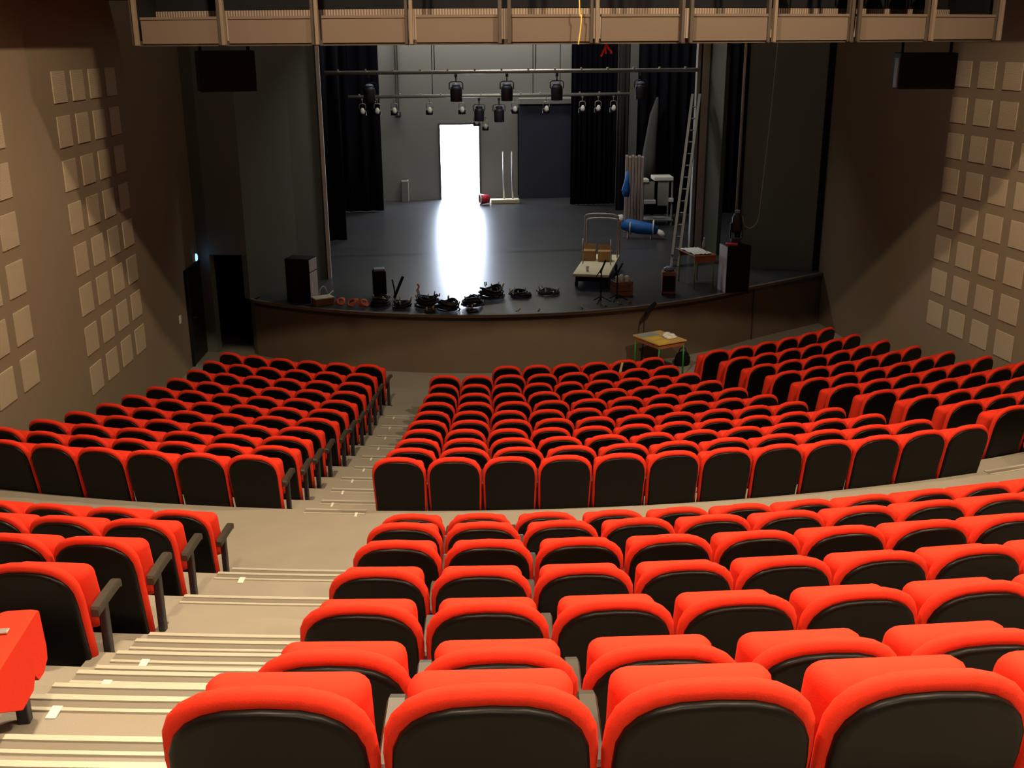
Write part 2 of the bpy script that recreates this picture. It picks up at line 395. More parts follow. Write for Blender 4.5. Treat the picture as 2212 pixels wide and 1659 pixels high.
# ------------------------------------------------------------------ theatre seat
LEAN = tan(math.radians(12))
def yo(h): return (SEAT_H - h) * LEAN
def outline(hw, hb, ht, sh, n=2.6, k=12, foot=.90):
    """closed outline (x,h): straight sides to sh, rounded arch on top"""
    pts = [(hw*foot, hb)]
    for i in range(1, 3): pts.append((hw*(foot+(1-foot)*i/2), hb+(sh-hb)*i/2*.98))
    for i in range(k+1):
        g = pi*i/k; c, s_ = cos(g), sin(g)
        pts.append((math.copysign(abs(c)**(2/n), c)*hw, sh+(ht-sh)*abs(s_)**(2/n)))
    for i in (1, 0): pts.append((-hw*(foot+(1-foot)*i/2), hb+(sh-hb)*i/2*.98))
    return pts
def pad(mb, ol, secs, cy, lean=True):
    """secs: (dy, inset). Loft of an outline across its thickness"""
    hw = max(abs(x) for x, h in ol); hs = [h for x, h in ol]; hc = (min(hs)+max(hs))/2; hh = (max(hs)-min(hs))/2
    L = []
    for dy, ins in secs:
        L.append([(x*(1-ins/hw), cy+dy+(yo(hc+(h-hc)*(1-ins/hh)) if lean else 0), hc+(h-hc)*(1-ins/hh)) for x, h in ol])
    mb.loft(L)
BACK = outline(.2660, .13, .850, .63, 2.7, foot=.95)
SHELL = outline(.243, .08, .808, .60, 2.7, foot=.95)
def rrect(hw, h0, h1, r, k=4):
    out = []
    for cx, cy, a0 in ((hw-r, h1-r, 0), (-hw+r, h1-r, pi/2), (-hw+r, h0+r, pi), (hw-r, h0+r, 1.5*pi)):
        for i in range(k+1): g = a0+pi/2*i/k; out.append((cx+r*cos(g), cy+r*sin(g)))
    return out
b = MB(); pad(b, BACK, [(.0, .034), (.004, .018), (.014, .006), (.032, 0), (.050, .006), (.064, .024), (.068, .05)], 0); me_back = b.mesh('backrest', M['red'])
b = MB(); pad(b, SHELL, [(-.026, .020), (-.024, .010), (-.019, .003), (-.010, 0), (.010, 0), (.02, .004)], 0); me_shell = b.mesh('back_shell', M['shell'])
b = MB(); CU = rrect(.220, .29, .715, .05)
pad(b, CU, [(.0, .10), (.012, .062), (.035, .030), (.07, .010), (.11, 0), (.14, .006), (.165, .028), (.176, .06)], .145, True); me_cush = b.mesh('seat_cushion', M['red'])
b = MB(); b.box((-.022, .235, 0), (.022, .285, .50), .008); b.box((-.028, .23, 0), (.028, .36, .012), .003); me_post = b.mesh('armrest_post', M['steel'])
b = MB()
sec = []
for y, zt, hwid in ((.160, .512, .022), (.172, .526, .027), (.22, .534, .028), (.32, .548, .028), (.42, .556, .028), (.45, .548, .026), (.46, .536, .020)):
    sec.append([(-hwid, y, zt-.045), (hwid, y, zt-.045), (hwid*1.02, y, zt-.012), (hwid*.8, y, zt), (-hwid*.8, y, zt), (-hwid*1.02, y, zt-.012)])
b.loft(sec, smooth=False); me_arm = b.mesh('armrest', M['armpad'])
def part(name, me, parent, loc=(0, 0, 0)):
    o = bpy.data.objects.new(name, me); COL.objects.link(o); o.parent = parent; o.location = loc; return o
proto = thing('theatre_seat', 'x', 'seat')
part('backrest', me_back, proto); part('back_shell', me_shell, proto); part('seat_cushion', me_cush, proto)
a = part('armrest', me_arm, proto, (.27, 0, 0)); part('armrest_post', me_post, a)
used = [False]; nseat = 0
def seat(R, th, z, pitch, label, group, first=False):
    global nseat
    if used[0]: o = copy_tree(proto)
    else: o = proto; used[0] = True
    nseat += 1
    o.location = pol(R, th, z); o.rotation_euler = (0, 0, th); o.scale = (pitch/.54, 1, 1)
    o['label'] = label; o['group'] = group
    if first:
        a = part('armrest', me_arm, o, (-.27, 0, 0)); part('armrest_post', me_post, a)
    return o
# row tables: start angle, pitch along the arc, number of seats
LC = {1: (-.1351, .541, 12), 2: (-.1338, .5625, 11), 3: (-.1349, .5364, 11), 4: (-.1368, .5142, 11), 5: (-.1382, .5398, 10), 6: (-.1395, .5168, 10),
      7: (-.1408, .5469, 9), 8: (-.1427, .5208, 9), 9: (-.1444, .4954, 9), 10: (-.1487, .5333, 8), 11: (-.0562, .5177, 6)}
LL = {1: (-.3868, .5308, 7), 2: (-.3969, .5289, 7), 3: (-.4021, .5973, 6), 4: (-.4116, .5832, 6), 5: (-.4217, .5779, 6), 6: (-.4362, .571, 6),
      7: (-.4497, .5616, 6), 8: (-.4678, .558, 6), 9: (-.4865, .5449, 6), 10: (-.5112, .5416, 6), 11: (-.5355, .5403, 6)}
LR = {1: (.2620, .54, 2), 2: (.2638, .54, 3), 3: (.2695, .56, 4), 4: (.2733, .559, 6), 5: (.2725, .580, 6), 6: (.2755, .578, 6), 7: (.281, .570, 6),
      8: (.288, .565, 6), 9: (.2955, .5617, 6), 10: (.304, .5528, 6), 11: (.3099, .5638, 6)}
UC = {1: (-.1086, .5396, 5), 2: (-.1083, .5408, 6), 3: (-.1106, .5397, 7), 4: (-.1129, .5374, 8), 5: (-.1122, .5421, 9), 6: (-.1151, .541, 10), 7: (-.1179, .5386, 11)}
def ul(k, n, edge): return (edge - (n-.5)*.54/RU[k-1], .54, n)
UL = {7: ul(7, 4, -.1985), 6: ul(6, 3, -.1903), 5: ul(5, 3, -.1817), 4: ul(4, 2, -.1815)}
PLACE = {}
for k, (t, p_, n) in LC.items():
    for i in range(n):
        o = seat(RL[k-1], t+i*p_/RL[k-1], FL[k-1], p_, 'red tip-up seat, middle front block, %s row from stage, %s from stepped aisle' % (ORDN[11-k], ORDN[i+(2 if k == 11 else 0)]), 'seats of the middle front block')
for k, (t, p_, n) in LL.items():
    for i in range(n):
        seat(RL[k-1], t+i*p_/RL[k-1], FL[k-1], p_, 'red tip-up seat, front block by the door, %s row from stage, %s from stepped aisle' % (ORDN[11-k], ORDN[n-1-i]), 'seats of the front block by the door')
for k, (t, p_, n) in LR.items():
    for i in range(n):
        seat(RL[k-1], t+i*p_/RL[k-1], FL[k-1], p_, 'red tip-up seat, front block opposite the door, %s row from stage, %s in from aisle' % (ORDN[11-k], ORDN[i]), 'seats of the front block opposite the door')
for k, (t, p_, n) in UC.items():
    for i in range(n):
        seat(RU[k-1], t+i*p_/RU[k-1], FU[k-1], p_, 'red tip-up seat, large rear block, %s row behind cross aisle, %s from stepped aisle' % (ORDN[7-k], ORDN[i]), 'seats of the large rear block')
for k, (t, p_, n) in UL.items():
    for i in range(n):
        seat(RU[k-1], t+i*p_/RU[k-1], FU[k-1], p_, 'red tip-up seat, door-side rear block, %s row behind cross aisle, %s from stepped aisle' % (ORDN[7-k], ORDN[n-1-i]), 'seats of the door-side rear block')

fs = thing('folding_seat', 'all-red folded end seat at the stepped aisle, nearest the camera', 'seat', (-4.045, 3.80, 3.01))
b = MB(); prof = [(.365, .215), (.375, .27), (.355, .452), (.33, .468), (-.40, .478), (-.41, .46), (.02, .190), (.16, .190), (.20, .235), (.235, .19), (.30, .185)]
L = []
for x, k in ((-.075, .965), (-.060, .99), (-.04, 1), (.05, 1), (.068, .988), (.076, .965)): L.append([(x, y*k, .33+(z-.33)*k) for y, z in prof])
b.loft(L, smooth=False); b.obj('seat_cushion', M['red'], fs)
b = MB(); b.box((-.34, -.08, .22), (-.15, .22, .50), .04); b.obj('backrest', M['red'], fs)
b = MB(); b.box((-.03, .20, -.12), (.02, .25, .20), .006); b.obj('leg', M['steel'], fs)
b = MB(); b.box((-.02, .13, .472), (.02, .165, .482), .003); b.obj('stud', M['alu'], fs)
# ------------------------------------------------------------------ step nosings with pale markers
def strip(R, z, t0, t1, label, group, mark=.14, wide=.10):
    mb = MB(); n = 8
    def bar(ra, rb, za, zb):
        L = []
        for i in range(n+1):
            th = t0+(t1-t0)*i/n
            L.append([pol(ra, th, za), pol(rb, th, za), pol(rb, th, zb), pol(ra, th, zb)])
        mb.loft(L, smooth=False)
    mb.cur = 0
    bar(R-.010, R+.022, z-.03, z+.010); bar(R+wide-.022, R+wide, z, z+.009)
    mb.cur = 1
    bar(R+.022, R+wide-.022, z, z+.003)
    o = mb.obj('step_nosing', [M['nosing'], M['groove']], label=label, cat='step edging', group=group)
    if mark:
        tm = t0+(t1-t0)*mark; w_ = (.022 if z > 1.4 else .012)/R
        m2 = MB(); L = []
        for i in range(3):
            th = tm-w_+w_*i; L.append([pol(R+wide-.025, th, z+.0095), pol(R+wide+.05, th, z+.0005), pol(R+wide+.05, th, z+.005), pol(R+wide-.025, th, z+.014)])
        m2.loft(L, smooth=False); m2.obj('marker', M['marker'], o, label='small pale marker')
# front section, stepped aisle: edge of each tier
for k in range(0, 11):
    Rn = RL[k]-.10 if k < 10 else RL[10]-.10
    z = ZX if k == 0 else FL[k-1]
    if k == 10: continue
    tl, pl, nl = LL[k+1]; left = tl+(nl-.5)*pl/RL[k]
    tc_, pc, nc = LC[k+1]; right = tc_-.5*pc/RL[k]
    strip(Rn, z, left+.012, right-.004, ('metal step edging where the stepped aisle leaves the cross aisle' if k == 0 else
          'metal step edging, stepped aisle below cross aisle, %s step down' % ORDN[k]), 'step edgings below the cross aisle', mark=(.86 if k == 0 else .22))
strip(RL[0]-.10, ZX, .2065, .248, 'metal step edging at the far aisle, beside the end of the row', 'step edgings below the cross aisle', mark=0)
# rear section: treads of the stepped aisle
noses = sorted([(a_, z) for a_, b_, z in SUBSTEPS if z != 2.19] + [(R0, z) for (R0, R1, z) in profile() if R0 > 19 and ZX+.05 < z < 3.6])
for q, (R0, z) in enumerate(noses):
    x_left = -4.13 + max(0, (24.5-R0))*.055
    tL = math.asin(x_left/R0)
    strip(R0, z, tL, AISLE1-.001, 'metal step edging, stepped aisle above cross aisle, %s step up' % ORDN[q], 'step edgings above the cross aisle', mark=(.17 if q % 2 else .0))

# ------------------------------------------------------------------ lighting bridge
br = thing('lighting_bridge', 'tan lighting bridge spanning the hall above the front seats', 'lighting bridge')
TH = [-.3656, -.2907, -.2152, -.1422, -.0709, .0004, .0718, .1457, .2191, .298, .378]
RB, RI, ZB, KX = 15.0, 13.75, 5.715, 1.11
def sector(mb, r0, r1, t0, t1, z0, z1, n=4):
    L = []
    for i in range(n+1):
        th = t0+(t1-t0)*i/n; L.append([pol(r0, th, z0), pol(r1, th, z0), pol(r1, th, z1), pol(r0, th, z1)])
    mb.loft(L, smooth=False)
for a_, b_ in zip(TH, TH[1:]):
    m_ = MB(); sector(m_, RB-.02, RB, a_+.0035, b_-.0035, ZB, ZB+.285); sector(m_, RB-.05, RB+.012, a_+.0035, b_-.0035, ZB+.27, ZB+.30); m_.obj('front_panel', M['bridge'], br)
m_ = MB(); m_.loft([[pol(RI, (TH[0]+(TH[-1]-TH[0])*i/30)*KX, z) for z in (ZB-.03, ZB+.03)] + [pol(RB-.02, TH[0]+(TH[-1]-TH[0])*i/30, z) for z in (ZB+.03, ZB-.03)] for i in range(31)], smooth=False); m_.obj('deck', M['bridgedark'], br)
m_ = MB(); sector(m_, RI-.10, RI-.06, TH[0]*KX, TH[-1]*KX, ZB+.30, H, 40); m_.obj('masking_cloth', M['black'], br, label='black masking cloth hung behind the walkway')
for te in (TH[0], TH[-1]):
    m_ = MB(); sg = 1 if te > 0 else -1; m_.loft([[pol(RB-.04, te, z) for z in (ZB, H)]+[pol(RB-.04, te+.002*sg, z) for z in (H, ZB)], [pol(RI-.08, te*KX, z) for z in (ZB, H)]+[pol(RI-.08, te*KX+.002*sg, z) for z in (H, ZB)]], smooth=False); m_.obj('masking_cloth', M['black'], br)
for a_, b_ in zip(TH, TH[1:]):
    m_ = MB(); sector(m_, RI-.02, RI, a_*KX, b_*KX, ZB+.03, ZB+.40); m_.obj('rear_parapet', M['ribs'], br)
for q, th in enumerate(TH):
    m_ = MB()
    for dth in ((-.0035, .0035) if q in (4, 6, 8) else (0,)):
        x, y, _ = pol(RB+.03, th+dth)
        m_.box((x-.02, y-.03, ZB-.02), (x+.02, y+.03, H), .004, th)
    m_.obj('post', M['tanpost'] if q not in (4, 6, 8) else M['bridgedark'], br)
for q, th in enumerate(TH):
    m_ = MB(); x, y, _ = pol(RB-.02, th-.004); m_.box((x-.018, y-.04, ZB-.02), (x+.018, y+.03, H), .004, th); m_.obj('upright', M['bridgedark'], br)
for zz in (6.55, 6.95):
    m_ = MB(); m_.tube([pol(RI+.02, TH[0]+(TH[-1]-TH[0])*i/30, zz) for i in range(31)], .022, 8); m_.obj('handrail', M['bridgedark'], br)

# ------------------------------------------------------------------ spotlights
def profile_spot(x, y, ztop, label, group, s=1.0, cap='lampblue', tilt=0, rz=0):
    """hanging theatre lantern: clamp, yoke, housing, cap, front barrel"""
    t = thing('spotlight', label, 'stage light', (x, y, ztop), rz, group)
    MB().box((-.03*s, -.03*s, -.06*s), (.03*s, .03*s, .007), .004).cyl((0, 0, -.16*s), (0, 0, 0), .014*s, 8).obj('clamp', M['lamp'], t)
    MB().tube([(-.15*s, 0, -.32*s), (-.15*s, 0, -.19*s), (-.11*s, 0, -.155*s), (.11*s, 0, -.155*s), (.15*s, 0, -.19*s), (.15*s, 0, -.32*s)], .012*s, 6).obj('yoke', M['lamp'], t)
    MB().lathe([(.02*s, -.58*s), (.125*s, -.58*s), (.13*s, -.56*s), (.132*s, -.32*s), (.12*s, -.27*s), (.07*s, -.235*s), (.02*s, -.23*s)], (0, 0, 0), 18).obj('housing', M['lamp'], t)
    MB().lathe([(.02*s, -.245*s), (.085*s, -.245*s), (.10*s, -.225*s), (.06*s, -.19*s), (.02*s, -.18*s)], (0, 0, 0), 16).obj('cap', M[cap], t)
    return t
def par_can(x, y, ztop, label, group, s=1.0):
    """small lantern showing its pale reflector"""
    t = thing('spotlight', label, 'stage light', (x, y, ztop), 0, group)
    MB().box((-.025*s, -.025*s, -.03*s), (.025*s, .025*s, .003), .003).cyl((0, 0, -.14*s), (0, 0, 0), .011*s, 8).obj('clamp', M['alu'], t)
    MB().tube([(-.085*s, 0, -.27*s), (-.085*s, 0, -.16*s), (-.05*s, 0, -.13*s), (.05*s, 0, -.13*s), (.085*s, 0, -.16*s), (.085*s, 0, -.27*s)], .010*s, 6).obj('yoke', M['alu'], t)
    MB().lathe([(.02*s, -.44*s), (.10*s, -.44*s), (.105*s, -.33*s), (.06*s, -.30*s), (.01*s, -.30*s)], (0, .05*s, 0), 16).obj('housing', M['lamp'], t)
    MB().lathe([(.005, -.40*s), (.045*s, -.385*s), (.062*s, -.335*s), (.055*s, -.28*s), (.03*s, -.24*s), (.005, -.23*s)], (0, -.075*s, 0), 14, sx=1.0, sy=.8).obj('reflector', M['lens'], t)
    return t
def flybar(y, z, x0, x1, label, cables):
    t = thing('lighting_pipe', label, 'lighting bar', ((x0+x1)/2, y, z))
    cx = (x0+x1)/2
    MB().cyl((x0-cx, 0, 0), (x1-cx, 0, 0), .045, 12).obj('pipe', M['pipe'], t)
    for x in cables: MB().cyl((x-cx, 0, .04), (x-cx, 0, H-z), .010, 6).obj('suspension_cable', M['black'], t)
    m_ = MB()
    for i in range(14):
        x = x0+.3+(x1-x0-.6)*i/13; m_.box((x-cx-.02, -.04, .01), (x-cx+.02, .04, .075), .006)
    m_.obj('socket_blocks', M['pipe'], t)
flybar(25.0, 5.075, -3.80, 4.74, 'front lighting bar hanging across the stage opening', (-3.3, -1.35, .95, 3.9))
flybar(30.0, 4.32, -3.475, 4.25, 'rear lighting bar hanging lower and deeper over the stage', (-2.9, -1.2, 1.55, 2.3, 3.9))
g1 = 'lanterns on the front lighting bar'
for x, lb in ((-2.825, 'lantern at the end of front bar by the dark drape'), (-.873, 'lantern on front bar right above the bright doorway'), (.287, 'black lantern on front bar, middle of the five'),
              (1.438, 'black lantern on front bar above the dark panel'), (3.403, 'lantern at the end of front bar nearest the ladder')):
    profile_spot(x, 25.0, 5.02, lb, g1, 1.02)
g2 = 'small lanterns on the rear lighting bar'
for q, x in enumerate((-3.107, -2.709, -2.247, -1.293, -.408, 1.046, 1.921, 2.93, 3.374, 3.805)):
    par_can(x, 30.0, 4.27, 'small lantern with pale reflector on rear bar, %s from the door side' % ORDN[q], g2, 1.0)
profile_spot(.062, 30.0, 4.25, 'wide dark lantern hanging from rear bar beside the bright doorway', g2, 1.05, 'lamp')
profile_spot(.61, 30.0, 4.25, 'wide dark lantern on rear bar above the two upright poles', g2, 1.1, 'lamp')
par_can(.032, 30.6, 3.86, 'small lantern with pale reflector hanging lower, just above the doorway corner', g2, .9)
par_can(.286, 30.6, 3.74, 'lowest small lantern with pale reflector, beside the doorway top', g2, .9)
for q, th in enumerate((.196, .262, .292, .318, .345)):
    x, y, _ = pol(14.35, th)
    t = profile_spot(x, y, 6.80, 'dark lantern on the lighting bridge, %s along its right half' % ORDN[q], 'lanterns on the lighting bridge', 1.0, 'greymetal')
m_ = MB(); rr = thing('red_cord_tie', 'red cord tie dangling below the lighting bridge', 'cord', pol(14.8, .011, ZB-.04))
MB().tube([(0, 0, .02), (-.02, 0, -.05), (-.06, .0, -.13)], .014, 6).obj('tail', M['redp'], rr)
MB().tube([(0, 0, .02), (.03, 0, -.04), (.06, 0, -.07), (.07, .01, -.10)], .014, 6).obj('tail', M['redp'], rr)
MB().tube([(0, 0, .02), (-.005, .01, -.05), (0, .0, -.10)], .012, 6).obj('tail', M['redp'], rr)
MB().tube(catmull([pol(15.13, -.0150, 10.0), pol(15.13, -.0149, 6.4), pol(15.13, -.0130, 5.98), pol(15.13, -.0150, 5.68)], 8), .008, 6).obj('yellow_line', M['yellowcord'], label='thin yellow cord hanging in front of the lighting bridge', cat='cord')
MB().tube(catmull([(5.20, 21.0, 10.0), (5.15, 21.0, 5.65), (5.02, 21.0, 2.6), (4.99, 21.0, 2.25), (4.90, 20.98, 2.10), (4.79, 20.96, 2.07), (4.68, 20.94, 2.15), (4.63, 20.92, 2.32)], 8), .011, 7).obj('hanging_rope', M['rope'], label='tan rope hanging down to the lamp on the black loudspeaker', cat='rope')

# hung loudspeakers under the bridge, either side
def hung_speaker(x0, x1, y, z0, z1, rz, label, pale=None):
    t = thing('hanging_loudspeaker', label, 'loudspeaker', ((x0+x1)/2, y, z0), rz)
    w_ = (x1-x0)/2; h_ = z1-z0
    MB().box((-w_, -.25, 0), (w_, .25, h_), .02).obj('cabinet', M['speaker'], t)
    MB().box((-w_*.94, -.265, .03), (w_*.94, -.25, h_-.03), .004).obj('grille', M['black'], t)
    MB().box((-w_*.9, -.02, h_), (-w_*.9+.04, .02, 9.9-z0)).obj('bracket', M['black'], t)
    MB().box((w_*.9-.04, -.02, h_), (w_*.9, .02, 9.9-z0)).obj('bracket', M['black'], t)
    if pale: MB().box((-w_-.02, -.20, .02), (-w_, .06, h_*.85)).obj('side_plate', M['greymetal'], t, label='pale side plate')
hung_speaker(-5.15, -4.35, 16.5, 5.05, 5.62, .25, 'black loudspeaker hung below the bridge on the door side')
hung_speaker(5.50, 6.35, 16.5, 4.98, 5.52, -.25, 'black loudspeaker hung below the bridge opposite the door', True)

# ------------------------------------------------------------------ drapes, flats, masking
def drape(x0, x1, y, z0, z1, label, folds=9, amp=.05, m='drape', gap=None):
    mb = MB(); n = folds*6; L0 = []; 
    for i in range(n+1):
        x = x0+(x1-x0)*i/n; dy = amp*sin(i/n*folds*2*pi)+.02*sin(i*1.7)
        L0.append((x, y+dy))
    vs = [(x, yy, z0) for x, yy in L0] + [(x, yy, z1) for x, yy in L0] + [(x, yy+.015, z0) for x, yy in L0] + [(x, yy+.015, z1) for x, yy in L0]
    k = n+1
    fs = [(i, i+1, k+i+1, k+i) for i in range(n)] + [(2*k+i, 3*k+i, 3*k+i+1, 2*k+i+1) for i in range(n)] + [(i, 2*k+i, 2*k+i+1, i+1) for i in range(n)] + [(0, k, 3*k, 2*k), (n, 2*k+n, 3*k+n, k+n)]
    mb.add(vs, fs, True); return mb.obj('stage_drape', M[m], label=label, cat='drape')
drape(-6.8, -3.62, 28.0, ZS+.02, 9.8, 'black leg drape at the door side, nearest the audience')
drape(-6.5, -2.66, 33.0, ZS+.02, 9.8, 'black leg drape at the door side, deeper on stage')
drape(3.19, 4.62, 33.4, ZS+.02, 9.8, 'black drape on the ladder side, deepest on stage')
drape(4.35, 4.70, 32.0, ZS+.02, 9.8, 'narrow dark grey masking strip between the black drapes', 2, .02, 'greystrip')
drape(4.72, 8.9, 31.0, ZS+.02, 9.8, 'wide black drape behind the ladder and the stacked planks', 14)
g = MB(); P = [(5.05, 30.6, 1.9), (5.0, 30.55, 2.6), (5.12, 30.6, 3.7), (5.2, 30.6, 4.2)]
g.tube(P, .1, 10, rr=[.22, .20, .13, .03]); g.obj('draped_cloth', M['greystrip'], label='pale grey cloth hanging in folds against the wide black drape', cat='cloth')
fp = thing('black_flat', 'tall dark flat standing against the back wall beside the doorway', 'scenery flat', (2.70, YB-.14, ZS))
MB().box((-.92, -.03, 0), (.92, .03, 2.96), .01).obj('board', M['flat'], fp)
MB().box((-.95, .03, .1), (-.87, .11, 2.9)).obj('batten', M['black'], fp); MB().box((.87, .03, .1), (.95, .11, 2.9)).obj('batten', M['black'], fp)
sf = MB(); sf.box((1.78, YB-.22, 3.80), (4.0, YB, 3.98), .01); sf.obj('wall_ledge', M['backwall'], label='long grey ledge on the back wall above the dark flat', cat='ledge')
vp = thing('wall_conduit', 'pair of vertical conduits on the grey back wall', 'conduit', (-2.10, YB-.05, 3.6))
for dx in (-.035, .035): MB().cyl((dx, 0, 0), (dx, 0, 6.3), .022, 8).obj('tube', M['pipe'], vp)
MB().box((-.1, -.06, -.12), (.1, .05, .02), .01).obj('box', M['greystrip'], vp)
cm = thing('stage_column', 'pale grey steel column at the ladder side of the stage opening', 'column', (4.86, 25.1, ZS))
MB().box((-.13, -.08, 0), (-.05, .08, H-ZS), .006).obj('flange', M['greymetal'], cm)
MB().box((-.01, -.08, 0), (.16, .08, H-ZS), .006).obj('flange', M['pipe'], cm); MB().box((-.06, .02, 0), (.01, .06, H-ZS)).obj('web', M['black'], cm)  # wide flange made paler in place of house light falling on it
pp = thing('vertical_pipe', 'slim pale pipe running up the wall behind the black loudspeaker', 'pipe', (5.22, 23.1, 1.85))
MB().cyl((0, 0, 0), (0, 0, 8.1), .032, 10).obj('tube', M['pipe'], pp); MB().box((-.05, -.05, -.05), (.05, .12, .03), .01).obj('foot_bracket', M['steel'], pp)
mt = MB(); mt.box((5.24, 23.2, ZS), (5.36, 23.26, H)); structure(mt, 'trim_4', M['black'])

# ------------------------------------------------------------------ things on the stage
def ladder():
    A = Vector((3.98, 23.55, ZS)); B = Vector((4.72, 25.0, 4.50)); side = Vector((.30, -.10, 0)).normalized()*.082; up = (B-A).normalized(); nrm = up.cross(side).normalized()
    t = thing('extension_ladder', 'long aluminium extension ladder leaning on the pale column', 'ladder', A)
    def rail(off, o2, a0, a1):
        m_ = MB(); p0 = up*a0+off+nrm*o2; p1 = up*a1+off+nrm*o2; e1 = side.normalized()*.030; e2 = nrm*.035
        m_.loft([[p0-e1-e2, p0+e1-e2, p0+e1+e2, p0-e1+e2], [p1-e1-e2, p1+e1-e2, p1+e1+e2, p1-e1+e2]], smooth=False); return m_
    Ln = (B-A).length
    for o2, a0, a1 in ((0, 0, Ln*.86), (-.075, .25, Ln)):
        rail(side, o2, a0, a1).obj('rail', M['alu'], t); rail(-side, o2, a0, a1).obj('rail', M['alu'], t)
        n = int((a1-a0)/.28)
        for i in range(n):
            c = up*(a0+.15+i*.28)+nrm*o2; MB().cyl(c-side, c+side, .016, 8).obj('rung', M['alu'], t)
    return t
ladder()
def loudspeaker(x, y, rz, w_, d_, h_, label, sidemat):
    t = thing('stage_loudspeaker', label, 'loudspeaker', (x, y, ZS), rz)
    m_ = MB(); m_.box((-w_/2, -d_/2, 0), (w_/2, d_/2, h_), .015); m_.obj('cabinet', M['speaker'], t)
    MB().box((-w_/2+.02, -d_/2-.012, .04), (w_/2-.02, -d_/2, h_-.04), .003).obj('grille', M['black'], t)
    return t
t = loudspeaker(-4.28, 21.28, -.32, .50, .42, .88, 'black loudspeaker cabinet standing at the door end of the stage', None)
MB().box((.252, -.19, .0), (.262, .19, .60), .003).obj('side_panel', M['speakerside'], t, label='pale grey side panel'); MB().box((.252, -.19, .62), (.262, .19, .86), .003).obj('side_panel', M['speakerside'], t, label='pale grey side panel')
t = loudspeaker(4.54, 20.98, .08, .50, .46, .97, 'black loudspeaker cabinet at the ladder end of the stage', None)
MB().box((-.262, -.21, 0), (-.252, .21, .95), .003).obj('side_panel', M['speakerside'], t, label='dim grey side panel')
rp = thing('red_folder', 'red folder lying on top of the loudspeaker at the ladder end', 'folder', (4.42, 20.86, ZS+.97), -.3)
MB().box((-.12, -.07, 0), (.12, .07, .035), .005).obj('cover', M['redp'], rp)
mh = thing('moving_light', 'black stage lamp standing on the loudspeaker at the ladder end', 'stage light', (4.56, 21.05, ZS+.97), -.3)
MB().box((-.10, -.10, 0), (.10, .10, .10), .015).obj('base', M['lamp'], mh); MB().box((-.13, -.05, .10), (-.10, .05, .42), .01).box((.10, -.05, .10), (.13, .05, .42), .01).obj('yoke', M['lamp'], mh)
MB().lathe([(.02, .22), (.085, .22), (.10, .30), (.10, .52), (.07, .60), (.02, .62)], (0, 0, 0), 16).obj('head', M['lamp'], mh); MB().box((-.05, -.06, .62), (.05, .06, .68), .01).obj('cap', M['lampblue'], mh)

# brown box with pale edge, orange and black cables, coils
bx = thing('wooden_box', 'low brown box at the stage edge beside the door-end loudspeaker', 'box', (-3.86, 20.88, ZS), .42)
MB().box((-.19, -.13, 0), (.19, .13, .13), .008).obj('body', M['crate'], bx); MB().box((-.20, -.14, .13), (.20, .14, .155), .006).obj('lid', M['cream'], bx)
MB().tube(catmull([(-3.97, 21.22, ZS+.014), (-3.94, 21.10, ZS+.10), (-3.91, 21.08, ZS+.26), (-3.83, 21.16, ZS+.29), (-3.76, 21.34, ZS+.014)], 6), .012, 6).obj('pale_cable', M['white'], label='stiff pale cable rising at the foot of the door-end loudspeaker', cat='cable')
MB().tube(catmull([(-3.72, 22.0, ZS+.012), (-3.80, 21.6, ZS+.012), (-3.88, 21.25, ZS+.012)], 6), .014, 6).obj('green_cable', M['greencloth'], label='short yellow-green cable lying behind the low brown box', cat='cable')
def coil(x, y, R_, h_, label, m='cable', loops=9, tags=0, seed=0, group='cable coils along the stage edge', tagmat='brass'):
    rnd = random.Random(seed); t = thing('cable_coil', label, 'cable coil', (x, y, ZS), rnd.random()*6, group)
    pts = []; N = loops*18
    for i in range(N+1):
        a_ = 2*pi*i/18; f = i/N
        rr_ = R_*(.55+.45*abs(sin(f*7.3+seed)))*(1-.25*f); pts.append((rr_*cos(a_)*(1+.06*rnd.uniform(-1, 1)), rr_*sin(a_)*(1+.06*rnd.uniform(-1, 1)), .016+h_*f*(1-.35*sin(a_*1+seed)**2)+.01*rnd.random()))
    MB().tube(pts, .015, 6).obj('windings', M[m], t)
    for k in range(tags):
        a_ = rnd.random()*2*pi; r_ = R_*rnd.uniform(.55, 1.0); z_ = h_*rnd.uniform(.5, 1.0)
        MB().cyl((r_*cos(a_), r_*sin(a_), z_+.0), (r_*cos(a_)*1.12, r_*sin(a_)*1.12, z_+rnd.uniform(.05, .11)), .013, 8).obj('connector', M[tagmat if k % 3 else 'white'], t)
    return t
coil(-1.80, 20.42, .26, .22, 'ragged heap of black cable left of the light streak', loops=11, tags=5, seed=1)
coil(-1.43, 20.06, .24, .20, 'thick round black cable coil standing in the light streak', loops=12, tags=3, seed=2)
coil(-.93, 20.30, .23, .19, 'second black cable coil in the light streak, slightly deeper', loops=11, tags=4, seed=3)
coil(-.50, 21.0, .28, .22, 'bushy black cable coil at the far edge of the light streak', loops=12, tags=7, seed=4)
coil(.10, 21.05, .25, .10, 'flat black cable coil with pale plugs, nearer the light streak', loops=7, tags=9, seed=5, tagmat='white')
coil(.70, 21.18, .24, .08, 'flat black cable coil with pale plugs, nearer the cream trolley', loops=7, tags=9, seed=6, tagmat='white')
coil(-2.72, 20.66, .20, .16, 'loose black cable heap in front of the black case', loops=9, tags=6, seed=7)
coil(-2.30, 20.42, .20, .12, 'tangle of black cable with brass plugs left of the ragged heap', loops=8, tags=6, seed=8)
coil(-1.78, 19.90, .10, .05, 'small black cable coil right at the stage edge, before the ragged heap', loops=5, tags=3, seed=9)
coil(-.98, 19.78, .12, .05, 'small cable coil with brass plugs right at the stage edge', loops=4, tags=4, seed=10)
